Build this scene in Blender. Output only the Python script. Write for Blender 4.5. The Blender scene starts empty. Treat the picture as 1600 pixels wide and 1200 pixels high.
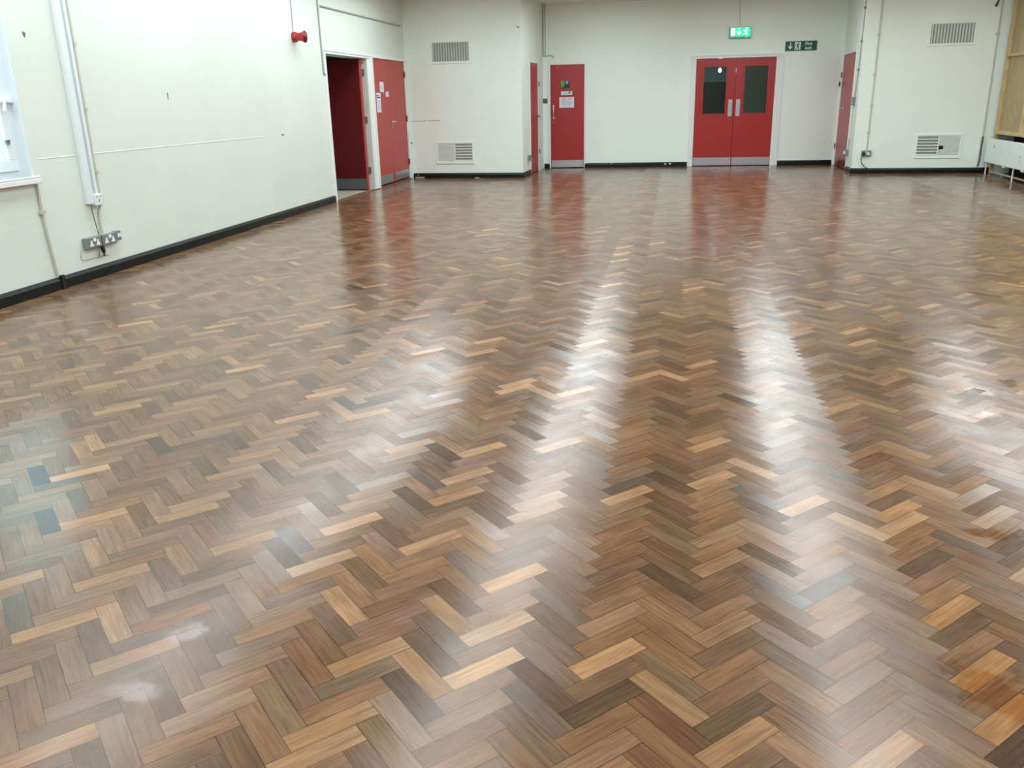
import bpy, math, random
from mathutils import Vector, Matrix
random.seed(7)
scn = bpy.context.scene
COL = scn.collection
CEIL = 3.3

# ------------------------------------------------------------------ mesh helpers
class G:
    """collects simple solids into one mesh"""
    def __init__(s): s.v=[]; s.f=[]; s.sm=[]
    def add(s, vs, fs, smooth=False):
        n=len(s.v); s.v+= [tuple(p) for p in vs]
        for f in fs: s.f.append([i+n for i in f]); s.sm.append(smooth)
        return s
    def box(s,x0,x1,y0,y1,z0,z1):
        v=[(x,y,z) for z in (z0,z1) for y in (y0,y1) for x in (x0,x1)]
        return s.add(v,[(0,2,3,1),(4,5,7,6),(0,1,5,4),(2,6,7,3),(0,4,6,2),(1,3,7,5)])
    def tube(s,path,r,n=10,caps=True):
        P=[Vector(p) for p in path]; rs=r if isinstance(r,(list,tuple)) else [r]*len(P)
        ref=None; vs=[]
        for i,p in enumerate(P):
            t=(P[min(i+1,len(P)-1)]-P[max(i-1,0)]).normalized()
            if ref is None:
                ref=Vector((0,0,1)) if abs(t.z)<.9 else Vector((1,0,0))
            a=t.cross(ref).normalized(); b=a.cross(t).normalized(); ref=b
            for k in range(n):
                an=2*math.pi*k/n; vs.append(p+rs[i]*(math.cos(an)*a+math.sin(an)*b))
        fs=[]
        for i in range(len(P)-1):
            for k in range(n):
                k2=(k+1)%n; fs.append((i*n+k,i*n+k2,(i+1)*n+k2,(i+1)*n+k))
        s.add(vs,fs,True)
        if caps:
            s.add(vs[:n],[tuple(range(n))[::-1]]); s.add(vs[-n:],[tuple(range(n))])
        return s
    def prism(s,pts,y0,y1):
        """polygon in local x,z extruded along y"""
        n=len(pts)
        v=[(x,y0,z) for x,z in pts]+[(x,y1,z) for x,z in pts]
        return s.add(v,[tuple(range(n)),tuple(range(n,2*n))[::-1]]+[(i,i+n,(i+1)%n+n,(i+1)%n) for i in range(n)])
    def disc(s,cx,cz,r,y0,y1,n=20):
        return s.prism([(cx+r*math.cos(2*math.pi*k/n),cz+r*math.sin(2*math.pi*k/n)) for k in range(n)],y0,y1)

def link(o,parent=None):
    COL.objects.link(o)
    if parent is not None: o.parent=parent
    return o
def obj(name,g,mat,parent=None,bevel=0,label=None):
    me=bpy.data.meshes.new(name); me.from_pydata(g.v,[],g.f)
    me.polygons.foreach_set('use_smooth',g.sm)
    me.validate()
    import bmesh
    bm=bmesh.new(); bm.from_mesh(me); bmesh.ops.recalc_face_normals(bm,faces=bm.faces); bm.to_mesh(me); bm.free()
    me.materials.append(mat)
    o=link(bpy.data.objects.new(name,me),parent)
    if bevel:
        m=o.modifiers.new('edge','BEVEL'); m.width=bevel; m.segments=2; m.limit_method='ANGLE'; m.angle_limit=math.radians(50)
    if label: o['label']=label
    return o
def tag(o,label=None,cat=None,group=None,kind=None):
    if label: o['label']=label
    if cat: o['category']=cat
    if group: o['group']=group
    if kind: o['kind']=kind
    return o

# ------------------------------------------------------------------ the plan: walls as lines on the floor
WALLS={'L':((-5.07,0),(-5.604,16.6)),'A':((-5.604,16.6),(-3.33,16.6)),'AL':((-3.33,16.6),(-3.33,18.9)),
       'B':((-3.33,18.9),(2.76,19.4)),'AR':((2.76,19.4),(2.76,17.2)),'C':((2.76,17.2),(5.08,17.2)),
       'R':((5.08,17.2),(5.08,-4.0)),'K':((5.6,-4.0),(-5.2,-4.0))}
def frame(w):
    a,b=WALLS[w]; d=Vector((b[0]-a[0],b[1]-a[1])); return Vector(a),d.normalized(),math.atan2(d.y,d.x),d.length
def place(o,w,u=0,z=0):
    a,d,ang,_=frame(w); o.location=(a.x+d.x*u,a.y+d.y*u,z); o.rotation_euler=(0,0,ang); return o
# local axes on a wall: x along it, y into the wall (negative = into the room), z up
def thing(name,label,cat,w,u,z,group=None,kind=None):
    e=bpy.data.objects.new(name,None); e.empty_display_size=.1; link(e); place(e,w,u,z)
    return tag(e,label,cat,group,kind)

# ------------------------------------------------------------------ materials
def mat(name,rgb,rough=.5,metal=0,spec=.5,coat=0,noise=0,nscale=8,bump=0,bscale=60,emit=None,estr=0):
    m=bpy.data.materials.new(name); m.use_nodes=True; nt=m.node_tree; b=nt.nodes['Principled BSDF']
    lin=[(c/255/12.92 if c<=10.3 else ((c/255+.055)/1.055)**2.4) for c in rgb]+[1]
    b.inputs['Base Color'].default_value=lin; b.inputs['Roughness'].default_value=rough
    b.inputs['Metallic'].default_value=metal; b.inputs['Specular IOR Level'].default_value=spec
    b.inputs['Coat Weight'].default_value=coat
    if emit:
        b.inputs['Emission Color'].default_value=[(c/255)**2.2 for c in emit]+[1]; b.inputs['Emission Strength'].default_value=estr
    if noise or bump:
        tc=nt.nodes.new('ShaderNodeTexCoord')
        if noise:
            n=nt.nodes.new('ShaderNodeTexNoise'); n.inputs['Scale'].default_value=nscale; n.inputs['Detail'].default_value=5
            nt.links.new(tc.outputs['Object'],n.inputs['Vector'])
            mr=nt.nodes.new('ShaderNodeMapRange'); mr.inputs['From Min'].default_value=.3; mr.inputs['From Max'].default_value=.7
            mr.inputs['To Min'].default_value=1-noise; mr.inputs['To Max'].default_value=1+noise*.5
            nt.links.new(n.outputs['Fac'],mr.inputs['Value'])
            mx=nt.nodes.new('ShaderNodeMix'); mx.data_type='RGBA'; mx.blend_type='MULTIPLY'; mx.inputs['Factor'].default_value=1
            mx.inputs[6].default_value=lin; nt.links.new(mr.outputs['Result'],mx.inputs[7]); nt.links.new(mx.outputs[2],b.inputs['Base Color'])
        if bump:
            n2=nt.nodes.new('ShaderNodeTexNoise'); n2.inputs['Scale'].default_value=bscale; n2.inputs['Detail'].default_value=4
            nt.links.new(tc.outputs['Object'],n2.inputs['Vector'])
            bp=nt.nodes.new('ShaderNodeBump'); bp.inputs['Strength'].default_value=bump; bp.inputs['Distance'].default_value=.004
            nt.links.new(n2.outputs['Fac'],bp.inputs['Height']); nt.links.new(bp.outputs['Normal'],b.inputs['Normal'])
    return m
M={}
M['wall']=mat('cream emulsion paint',(219,226,219),.55,noise=.035,nscale=1.3,bump=.12,bscale=45)  # cream lowered in tone to offset strong light on the left wall
M['wallfar']=mat('cream paint lightened for light on far walls',(231,240,233),.55,noise=.03,nscale=1.1,bump=.1,bscale=45)  # same cream, lightened so the far walls look more brightly lit
M['wallback']=mat('cream paint lightened for light on back wall',(237,248,242),.55,noise=.02,nscale=1.1,bump=.1,bscale=45)  # lightest copy of the cream, standing in for light on the back wall
M['ceil']=mat('ceiling paint',(232,230,220),.8)
M['gloss']=mat('white gloss paint',(232,236,234),.3)
M['glossgrey']=mat('greyed white gloss paint',(196,198,192),.35,noise=.08,nscale=6)
M['upvc']=mat('white plastic window frame',(226,236,242),.35)
M['red']=mat('red gloss door paint',(168,38,40),.33,noise=.03,nscale=3)
M['redcup']=mat('red door paint lightened for glare',(178,58,52),.42,noise=.03,nscale=3)  # same red door paint, its glare put in as a lighter pinker tone
M['maroon']=mat('red door paint darkened for shade',(92,12,18),.6,spec=.2)  # doorway shade on the open leaf is put into this dark red
M['shadesteel']=mat('steel darkened for shade',(92,96,98),.5,metal=.3)  # darker copy of the steel plate, doorway shade put into its colour
M['lobbylamp']=mat('lit lamp globe',(255,255,255),.4,emit=(235,245,255),estr=60)
M['darkred']=mat('dark red door paint',(122,24,26),.3)
M['steel']=mat('brushed steel plate',(176,180,184),.38,metal=.75,noise=.06,nscale=14)
M['chrome']=mat('polished metal',(205,205,205),.2,metal=1)
M['galv']=mat('grey metal clad box',(132,140,142),.4,metal=.35)
M['hinge']=mat('dull hinge metal',(120,116,110),.45,metal=.7)
M['skirt']=mat('black gloss skirting',(15,21,22),.35,spec=.3,noise=.5,nscale=11,bump=.25,bscale=25)
M['chip']=mat('chipped plaster',(196,196,190),.8)
M['scar']=mat('dark wall scar',(104,106,100),.9)
M['ridge']=mat('painted ridge',(240,242,234),.5)
M['conduit']=mat('painted conduit',(192,190,174),.45)  # darkened to stand in for the shadow line along the conduit
M['greyconduit']=mat('greyed conduit',(168,172,166),.5)
M['trunk']=mat('white plastic trunking',(224,231,234),.4)
M['trunkgroove']=mat('grey trunking channel',(184,196,204),.5)
M['white']=mat('white plastic',(238,240,242),.4)
M['black']=mat('black rubber',(16,16,17),.5)
M['darkgrey']=mat('dark grey plate',(86,86,80),.5)
M['bell']=mat('red plastic sounder',(166,36,48),.35)
M['paper']=mat('white paper',(226,230,240),.7)
M['ink']=mat('grey print',(140,142,158),.8)
M['blueink']=mat('dark blue print',(58,58,108),.7)
M['green']=mat('green print',(104,168,84),.6,noise=.35,nscale=30)
M['blue']=mat('blue print',(62,92,140),.6,noise=.35,nscale=30)
M['lightblue']=mat('light blue print',(160,200,222),.6)
M['teal']=mat('dark teal print',(28,66,66),.6,noise=.4,nscale=40)
M['signgreen']=mat('dark green sign',(18,88,74),.4)
M['signwhite']=mat('white sign ink',(236,242,240),.5)
M['litgreen']=mat('lit green sign face',(0,180,120),.4,emit=(0,232,150),estr=1.0)
M['litwhite']=mat('lit white pictogram',(240,255,250),.4,emit=(235,255,248),estr=1.5)
M['grille']=mat('grey metal grille slat',(188,196,190),.45)
M['gap']=mat('dark void behind grille',(138,144,138),.9)
M['gapdark']=mat('black void',(10,10,10),.95)
M['louvre']=mat('cream louvre',(222,222,212),.5)
M['blank']=mat('painted over louvre',(204,212,206),.6,noise=.1,nscale=14)
M['rad']=mat('white radiator enamel',(226,236,232),.35,noise=.03,nscale=6)
M['hole']=mat('rust chip',(40,38,34),.8)
M['black2']=mat('near black backing colour',(11,12,12),.85,noise=.3,nscale=5)  # darkness of the recess behind the radiator is put into this near black
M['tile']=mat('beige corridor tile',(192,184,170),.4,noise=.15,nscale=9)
M['corr']=mat('darkened corridor colour',(58,50,54),.8)  # the corridor's lack of light is put into this dark tone
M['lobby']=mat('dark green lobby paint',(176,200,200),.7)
M['lobbydoor']=mat('near black lobby door',(22,26,28),.6)
M['thr']=mat('worn wooden threshold',(128,92,58),.45,noise=.3,nscale=8)
M['fixture']=mat('white fixture housing',(225,225,222),.5)
def plywood():
    m=mat('bare plywood',(190,160,104),.55); nt=m.node_tree; b=nt.nodes['Principled BSDF']
    tc=nt.nodes.new('ShaderNodeTexCoord'); mp=nt.nodes.new('ShaderNodeMapping'); mp.inputs['Scale'].default_value=(5,5,.9)
    w=nt.nodes.new('ShaderNodeTexNoise'); w.inputs['Scale'].default_value=4; w.inputs['Detail'].default_value=6; w.inputs['Distortion'].default_value=1.2
    r=nt.nodes.new('ShaderNodeValToRGB'); r.color_ramp.elements[0].position=.32; r.color_ramp.elements[1].position=.7
    r.color_ramp.elements[0].color=(.33,.24,.12,1); r.color_ramp.elements[1].color=(.47,.37,.2,1)
    L=nt.links.new; L(tc.outputs['Object'],mp.inputs[0]); L(mp.outputs[0],w.inputs['Vector']); L(w.outputs['Fac'],r.inputs[0]); L(r.outputs[0],b.inputs['Base Color'])
    return m
M['ply']=plywood()
M['pine']=mat('pine stud',(200,174,124),.5,noise=.22,nscale=7)
def glass():
    m=bpy.data.materials.new('door glass'); m.use_nodes=True; nt=m.node_tree; nt.nodes.remove(nt.nodes['Principled BSDF'])
    lw=nt.nodes.new('ShaderNodeLayerWeight'); lw.inputs['Blend'].default_value=.5
    pw=nt.nodes.new('ShaderNodeMath'); pw.operation='POWER'; pw.inputs[1].default_value=5; nt.links.new(lw.outputs['Facing'],pw.inputs[0])
    fr=nt.nodes.new('ShaderNodeMath'); fr.operation='MULTIPLY_ADD'; fr.inputs[1].default_value=.9; fr.inputs[2].default_value=.04; nt.links.new(pw.outputs[0],fr.inputs[0])
    t=nt.nodes.new('ShaderNodeBsdfTransparent'); t.inputs['Color'].default_value=(.78,.84,.82,1)
    g=nt.nodes.new('ShaderNodeBsdfGlossy'); g.inputs['Roughness'].default_value=.03
    mx=nt.nodes.new('ShaderNodeMixShader'); L=nt.links.new
    L(fr.outputs[0],mx.inputs[0]); L(t.outputs[0],mx.inputs[1]); L(g.outputs[0],mx.inputs[2]); L(mx.outputs[0],nt.nodes['Material Output'].inputs[0])
    return m
M['glass']=glass()
def emitter():
    m=bpy.data.materials.new('lit fluorescent diffuser'); m.use_nodes=True; nt=m.node_tree; nt.nodes.remove(nt.nodes['Principled BSDF'])
    e=nt.nodes.new('ShaderNodeEmission'); e.inputs['Color'].default_value=(.875,.97,1,1); e.inputs['Strength'].default_value=LAMP
    nt.links.new(e.outputs[0],nt.nodes['Material Output'].inputs[0]); return m
LAMP=7.6; SKY=4.0; EXPO=0.13
BL,BW=.230,.065; SPEC=.42; ALB=.57; TILT=.008; FL=2.5; FW=.38
PAIRS={-1:(.25,.0),2:(.25,.0),-4:(.22,-.004),-5:(.22,.006),5:(.23,0),-2:(.19,-.018),0:(.19,.018),1:(.19,-.018),3:(.19,.018)}
ROWS=[(-4.4,(-1.0,2.1,5.2,8.2,11.0,13.7)),(-1.78,(-1.0,2.1,5.3,8.2,10.9,13.55,16.15)),(1.36,(-1.0,2.1,5.3,8.2,10.9,13.55,16.15)),(4.3,(-1.0,2.1,5.3,8.2,11.2,14.3))]
DAMP=[(1.42,4.45,.16,.13),(1.40,4.10,.14,.10),(1.18,4.15,.08,.07),(1.60,4.62,.14,.12),(1.02,2.88,.16,.08),(.80,1.98,.2,.2),(-1.39,1.86,.14,.09),(-1.38,1.60,.12,.08)]
PICKED = [(0,-0.516,2.319,215,168,112), (1,-0.692,2.570,172,150,100), (1,-1.037,3.234,84,72,76), (1,-1.023,3.005,98,92,94), (0,-1.210,3.601,112,112,112), (0,-0.854,2.523,192,140,90), (0,-0.529,2.759,200,165,120), (0,-0.539,2.879,195,165,122), (0,-0.556,3.418,192,160,122), (0,-0.860,3.297,190,145,100), (0,-0.233,3.073,92,82,78), (0,-0.235,2.958,195,155,108), (1,-0.718,3.586,105,80,58), (1,-0.702,2.704,128,78,52), (1,-0.691,3.040,132,86,58), (0,-0.858,2.923,150,114,78), (0,0.442,2.989,215,182,138), (1,0.616,2.820,215,172,130), (0,0.771,3.003,200,148,86), (0,0.767,2.879,202,164,108), (0,0.105,3.201,190,148,106), (1,0.278,3.279,205,172,134), (0,0.107,2.688,152,140,92), (0,0.464,2.468,100,92,88), (1,-0.049,3.145,98,72,54), (1,-0.053,2.917,118,76,54), (1,-0.041,2.399,94,72,56), (1,0.268,3.585,118,114,112), (1,0.292,2.862,128,110,98), (0,-0.178,1.996,205,164,118), (0,-0.180,1.790,94,78,58), (1,-0.015,1.865,175,140,102), (0,0.150,1.784,100,84,66), (0,0.161,1.687,186,145,108), (0,-0.167,1.671,152,104,68), (0,0.155,2.315,120,82,66), (1,-0.335,2.156,110,102,92), (1,-0.010,2.059,165,118,78), (0,-0.820,1.763,118,112,86), (1,-0.647,1.805,192,140,84), (0,-0.501,1.859,216,184,138), (0,-0.501,2.023,192,164,126), (0,-0.824,1.871,182,136,88), (0,-0.815,1.573,186,140,88), (0,-1.492,2.087,128,122,100), (0,-1.177,2.619,205,180,152), (1,-0.663,1.719,104,72,52), (1,-1.351,2.326,95,78,70), (1,-0.973,1.690,132,104,92), (0,-2.551,4.305,206,170,114), (0,-2.857,3.539,188,150,100), (0,-2.495,2.784,206,174,126), (1,-2.341,3.174,84,68,60), (1,-2.010,2.968,100,84,72), (1,-2.681,3.168,192,155,112), (1,-2.698,2.738,60,40,40), (1,-2.350,2.437,80,64,64), (1,-1.658,2.453,152,94,60), (0,-2.563,5.322,206,165,102), (0,-3.237,5.167,200,160,106), (0,3.064,9.164,226,176,105), (1,2.461,7.163,234,184,110), (0,1.801,6.315,206,174,146), (1,1.489,9.250,196,155,108), (0,-2.214,9.844,236,214,170), (0,-0.409,8.949,226,200,148), (0,-0.678,8.687,220,196,144), (0,-0.722,8.307,222,190,140), (0,-0.703,7.961,216,186,140), (0,-0.654,6.860,220,190,140), (0,-0.634,5.113,236,214,172), (0,-0.584,4.133,210,182,146), (0,-0.903,4.170,205,184,130), (1,0.009,4.533,205,175,128), (0,0.511,2.403,96,84,76), (1,0.223,1.993,120,104,90), (0,0.909,2.371,190,140,76), (0,0.704,2.094,196,142,74), (0,0.766,1.882,196,140,66), (0,0.761,1.774,84,52,36), (1,0.655,1.956,132,122,104), (1,0.870,2.616,150,104,70), (0,-1.471,1.787,170,118,72), (0,-2.088,2.040,196,146,94), (1,-1.326,1.813,140,92,66), (1,-1.706,1.823,120,86,72), (0,-1.549,1.454,120,98,68), (0,-1.446,1.394,176,124,76), (1,-1.322,2.876,96,84,84), (1,-1.709,3.289,96,76,58), (1,-1.609,2.986,104,84,62), (1,-2.040,4.070,88,72,62), (1,-1.859,3.834,94,76,60)]  # single blocks' own colours, with floor reflection and glare included in some
M['lamp']=emitter()

# ------------------------------------------------------------------ parquet floor: herringbone of 230 x 65 mm blocks
def srgb(c):
    c/=255; return c/12.92 if c<=.04045 else ((c+.055)/1.055)**2.4
def floor_material():
    m=bpy.data.materials.new('varnished herringbone parquet'); m.use_nodes=True; nt=m.node_tree; N=nt.nodes.new; L=nt.links.new
    b=nt.nodes['Principled BSDF']
    def math_(op,a=None,b_=None,c=None):
        n=N('ShaderNodeMath'); n.operation=op
        for i,x in enumerate((a,b_,c)):
            if x is None: continue
            if isinstance(x,(int,float)): n.inputs[i].default_value=x
            else: L(x,n.inputs[i])
        return n.outputs[0]
    col=N('ShaderNodeAttribute'); col.attribute_name='block_colour'
    fin=N('ShaderNodeAttribute'); fin.attribute_name='block_finish'      # x: gloss, yz: settling of the block
    uv=N('ShaderNodeUVMap'); uv.uv_map='grain'; loc=N('ShaderNodeUVMap'); loc.uv_map='local'
    # grain along the block
    mp=N('ShaderNodeMapping'); mp.inputs['Scale'].default_value=(7,110,1); L(uv.outputs[0],mp.inputs[0])
    n1=N('ShaderNodeTexNoise'); n1.inputs['Scale'].default_value=1; n1.inputs['Detail'].default_value=6; n1.inputs['Roughness'].default_value=.62; n1.inputs['Distortion'].default_value=.35; L(mp.outputs[0],n1.inputs['Vector'])
    mp2=N('ShaderNodeMapping'); mp2.inputs['Scale'].default_value=(3.2,14,1); L(uv.outputs[0],mp2.inputs[0])
    n2=N('ShaderNodeTexNoise'); n2.inputs['Scale'].default_value=1; n2.inputs['Detail'].default_value=3; L(mp2.outputs[0],n2.inputs['Vector'])
    g1=math_('MULTIPLY_ADD',n1.outputs['Fac'],1.5,.25); g2=math_('MULTIPLY_ADD',n2.outputs['Fac'],.9,.55)
    g=math_('MULTIPLY',g1,g2)
    # old stain, larger than a block
    geo=N('ShaderNodeNewGeometry')
    n3=N('ShaderNodeTexNoise'); n3.inputs['Scale'].default_value=2.6; n3.inputs['Detail'].default_value=4; L(geo.outputs['Position'],n3.inputs['Vector'])
    g=math_('MULTIPLY',g,math_('MULTIPLY_ADD',n3.outputs['Fac'],.5,.75))
    mx=N('ShaderNodeMix'); mx.data_type='RGBA'; mx.blend_type='MULTIPLY'; mx.inputs['Factor'].default_value=1
    L(col.outputs['Color'],mx.inputs[6]); L(g,mx.inputs[7])
    pc=N('ShaderNodeSeparateXYZ'); L(geo.outputs['Position'],pc.inputs[0])
    n6=N('ShaderNodeTexNoise'); n6.inputs['Scale'].default_value=7; n6.inputs['Detail'].default_value=6; n6.inputs['Roughness'].default_value=.65; L(geo.outputs['Position'],n6.inputs['Vector'])
    best=None
    for cx,cy,rx,ry in DAMP:
        ax=math_('DIVIDE',math_('SUBTRACT',pc.outputs[0],cx),rx); ay=math_('DIVIDE',math_('SUBTRACT',pc.outputs[1],cy),ry)
        q=math_('SUBTRACT',1.0,math_('SQRT',math_('ADD',math_('MULTIPLY',ax,ax),math_('MULTIPLY',ay,ay))))
        best=q if best is None else math_('MAXIMUM',best,q)
    best=math_('MAXIMUM',best,-1.0)
    dm=N('ShaderNodeMapRange'); dm.inputs['From Min'].default_value=.0; dm.inputs['From Max'].default_value=.3; L(math_('ADD',best,math_('MULTIPLY_ADD',n6.outputs['Fac'],2.6,-1.75)),dm.inputs['Value'])
    damp=dm.outputs['Result']
    mxd=N('ShaderNodeMix'); mxd.data_type='RGBA'; mxd.blend_type='MULTIPLY'; L(damp,mxd.inputs['Factor']); L(mx.outputs[2],mxd.inputs[6]); mxd.inputs[7].default_value=(.84,.68,.54,1)
    mx=mxd
    # seams
    sx=N('ShaderNodeSeparateXYZ'); L(loc.outputs[0],sx.inputs[0])
    du=math_('MINIMUM',sx.outputs[0],math_('SUBTRACT',BL,sx.outputs[0])); dv=math_('MINIMUM',sx.outputs[1],math_('SUBTRACT',BW,sx.outputs[1]))
    d=math_('MINIMUM',du,dv)
    n4=N('ShaderNodeTexNoise'); n4.inputs['Scale'].default_value=9; L(geo.outputs['Position'],n4.inputs['Vector'])
    wid=math_('MULTIPLY_ADD',n4.outputs['Fac'],.0030,-.0004)
    seam=math_('LESS_THAN',d,wid)
    mx2=N('ShaderNodeMix'); mx2.data_type='RGBA'; L(math_('MULTIPLY',seam,.72),mx2.inputs['Factor']); L(mx.outputs[2],mx2.inputs[6]); mx2.inputs[7].default_value=(.012,.008,.005,1)
    L(mx2.outputs[2],b.inputs['Base Color'])
    # varnish: gloss differs from board strip to board strip, with worn and freshly wetted patches
    sf=N('ShaderNodeSeparateXYZ'); L(fin.outputs['Vector'],sf.inputs[0])
    n5=N('ShaderNodeTexNoise'); n5.inputs['Scale'].default_value=4.2; n5.inputs['Detail'].default_value=5; n5.inputs['Roughness'].default_value=.6; L(geo.outputs['Position'],n5.inputs['Vector'])
    rr=math_('ADD',sf.outputs[0],math_('MULTIPLY_ADD',n5.outputs['Fac'],.20,-.10))
    rr=math_('ADD',rr,math_('MULTIPLY_ADD',n1.outputs['Fac'],.09,-.045))
    rr=math_('MULTIPLY',rr,math_('MULTIPLY_ADD',damp,-.45,1.0))
    L(rr,b.inputs['Roughness'])
    b.inputs['Specular IOR Level'].default_value=SPEC
    # surface: settled blocks + fine grain relief
    bp=N('ShaderNodeBump'); bp.inputs['Strength'].default_value=.16; bp.inputs['Distance'].default_value=.0012; L(n1.outputs['Fac'],bp.inputs['Height'])
    cb=N('ShaderNodeCombineXYZ'); L(sf.outputs[1],cb.inputs[0]); L(sf.outputs[2],cb.inputs[1])
    va=N('ShaderNodeVectorMath'); va.operation='ADD'; L(bp.outputs[0],va.inputs[0]); L(cb.outputs[0],va.inputs[1])
    vn=N('ShaderNodeVectorMath'); vn.operation='NORMALIZE'; L(va.outputs[0],vn.inputs[0]); L(vn.outputs[0],b.inputs['Normal'])
    return m

PALETTE=[((150,108,76),5),((140,98,70),5),((128,92,68),4),((158,116,82),4),((118,92,74),3),((104,84,68),2.2),((172,130,92),2.4),
         ((146,92,64),2.6),((124,76,54),1.4),((138,114,88),2.2),((128,116,94),1.2),((186,146,100),1.2),((206,166,114),.5),((92,72,62),1.0),((150,120,104),2.2)]
def build_floor():
    th=.030; a=Vector((-th,1)).normalized(); b=Vector((a.y,-a.x))
    e1=(a+b)/math.sqrt(2); e2=(a-b)/math.sqrt(2)
    # anchor: centre of a block that runs up to the right
    P0=-.042; per=BL*math.sqrt(2)
    peak_off=(BL-BW/2)/math.sqrt(2); hc_a=(BL+BW)/2/math.sqrt(2); hc_b=(BL-BW)/2/math.sqrt(2)
    o_b=P0-peak_off; o_a=2.340-hc_a
    O=a*o_a+b*o_b
    v1=(e1+e2)*BW; v2=(e1-e2)*BL
    cells=[]
    xl=lambda y:-5.07-.03217*y
    for k in range(-26,27):
        base=O+v2*k
        n0=int((-4.4-base.y)/v1.y)-8; n1=int((20-base.y)/v1.y)+8
        for n in range(n0,n1):
            o=base+v1*n
            for kind in (0,1):
                if kind==0: p=o; du,dv=e1,e2
                else: p=o+e1*BL+e2*(BW-BL); du,dv=e2,e1
                c=p+du*BL/2+dv*BW/2
                if c.x<xl(c.y)+.03 or c.x>5.52 or c.y<-4.05 or c.y>19.5: continue
                if c.y>17.2 and (c.x<-3.6 or c.x>5.6): continue
                cells.append((kind,k,p,du,dv,c))
    pal=[x[0] for x in PALETTE]; wts=[x[1] for x in PALETTE]
    R=random.Random(21)
    cols=[]
    for c in cells:
        q=R.choices(pal,wts)[0]; j=R.uniform(.9,1.1); t=R.uniform(-3,3)
        cols.append([min(255,max(0,q[0]*j+t)),q[1]*j,max(0,q[2]*j-t)])
    fixed={}
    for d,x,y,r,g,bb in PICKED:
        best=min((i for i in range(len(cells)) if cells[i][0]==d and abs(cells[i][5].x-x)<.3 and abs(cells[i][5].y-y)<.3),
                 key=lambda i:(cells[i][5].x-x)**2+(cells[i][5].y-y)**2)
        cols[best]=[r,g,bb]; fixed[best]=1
    vs=[];fs=[];uvg=[];uvl=[];ca=[];fa=[]
    pr={}
    for i,(kind,k,p,du,dv,c) in enumerate(cells):
        q=[p,p+du*BL,p+du*BL+dv*BW,p+dv*BW]
        if kind==1: q=[p,p+dv*BW,p+du*BL+dv*BW,p+du*BL]
        n=len(vs); vs+=[(w.x,w.y,0) for w in q]; fs.append((n,n+1,n+2,n+3))
        lo=[(0,0),(BL,0),(BL,BW),(0,BW)] if kind==0 else [(0,0),(0,BW),(BL,BW),(BL,0)]
        ox,oy=R.uniform(0,90),R.uniform(0,90)
        for l in lo: uvl+=l; uvg+=(l[0]+ox,l[1]+oy)
        s=ALB*(1.07 if cells[i][0]==0 else .92); kk=.68 if i not in fixed else .82; cols[i][1]=min(cols[i][1],(cols[i][0]+cols[i][2])/2+2); lum=(.35*cols[i][0]+.45*cols[i][1]+.2*cols[i][2])/119.0; rgb=[srgb(min(250,(.42*x+.58*m_*lum)*kk+m_*(1-kk)))*s for x,m_ in zip(cols[i],(153,114,81))]  # sheen of the two grain directions is put into block brightness here
        for _ in range(4): ca+=rgb+[1]
        if k not in pr: pr[k]=PAIRS.get(k,(R.uniform(.155,.215),R.uniform(-.008,.008)))
        ro,tl=pr[k]
        tx=tl+R.gauss(0,TILT); ty=R.gauss(0,TILT); ro2=ro+R.uniform(-.02,.03)
        for _ in range(4): fa+=(ro2,tx,ty)
    me=bpy.data.meshes.new('floor'); me.from_pydata(vs,[],fs)
    u1=me.uv_layers.new(name='grain'); u1.data.foreach_set('uv',uvg)
    u2=me.uv_layers.new(name='local'); u2.data.foreach_set('uv',uvl)
    at=me.attributes.new('block_colour','FLOAT_COLOR','CORNER'); at.data.foreach_set('color',ca)
    at=me.attributes.new('block_finish','FLOAT_VECTOR','CORNER'); at.data.foreach_set('vector',fa)
    me.materials.append(floor_material())
    o=link(bpy.data.objects.new('floor',me)); o['kind']='structure'
    # solid slab just under the blocks
    g=G().box(-5.9,5.65,-4.25,19.8,-.2,-.004); obj('subfloor',g,M['black2'],o)
build_floor()

# ------------------------------------------------------------------ walls
def wall(name,w,u0,u1,holes=(),th=.2,m='wall',z1=CEIL):
    us=sorted({u0,u1}|{h[0] for h in holes}|{h[1] for h in holes}); g=G()
    for i in range(len(us)-1):
        a,b=us[i],us[i+1]; zs=[(0,z1)]
        for h in holes:
            if h[0]<=a+1e-6 and h[1]>=b-1e-6:
                nz=[]
                for s,e in zs:
                    if h[2]>s: nz.append((s,min(h[2],e)))
                    if h[3]<e: nz.append((max(h[3],s),e))
                zs=nz
        for s,e in zs:
            if e-s>1e-4: g.box(a,b,0,th,s,e)
    o=obj(name,g,M[m]); place(o,w); o['kind']='structure'; return o
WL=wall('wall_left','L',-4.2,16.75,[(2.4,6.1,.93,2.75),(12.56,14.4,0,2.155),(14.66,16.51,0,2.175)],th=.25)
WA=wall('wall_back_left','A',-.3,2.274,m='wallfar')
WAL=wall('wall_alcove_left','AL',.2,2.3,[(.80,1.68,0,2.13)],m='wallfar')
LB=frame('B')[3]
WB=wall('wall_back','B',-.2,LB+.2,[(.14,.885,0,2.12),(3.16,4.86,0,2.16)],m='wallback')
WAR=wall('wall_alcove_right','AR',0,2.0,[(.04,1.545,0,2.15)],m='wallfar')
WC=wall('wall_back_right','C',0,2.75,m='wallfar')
g=G().box(0,21.2,.36,.56,0,CEIL); WR=obj('wall_right',g,M['black2']); place(WR,'R'); WR['kind']='structure'
WK=wall('wall_rear','K',0,10.8,m='wall')
g=G().box(-5.9,5.7,-4.25,19.7,CEIL,CEIL+.15); o=obj('ceiling',g,M['ceil']); o['kind']='structure'

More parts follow.
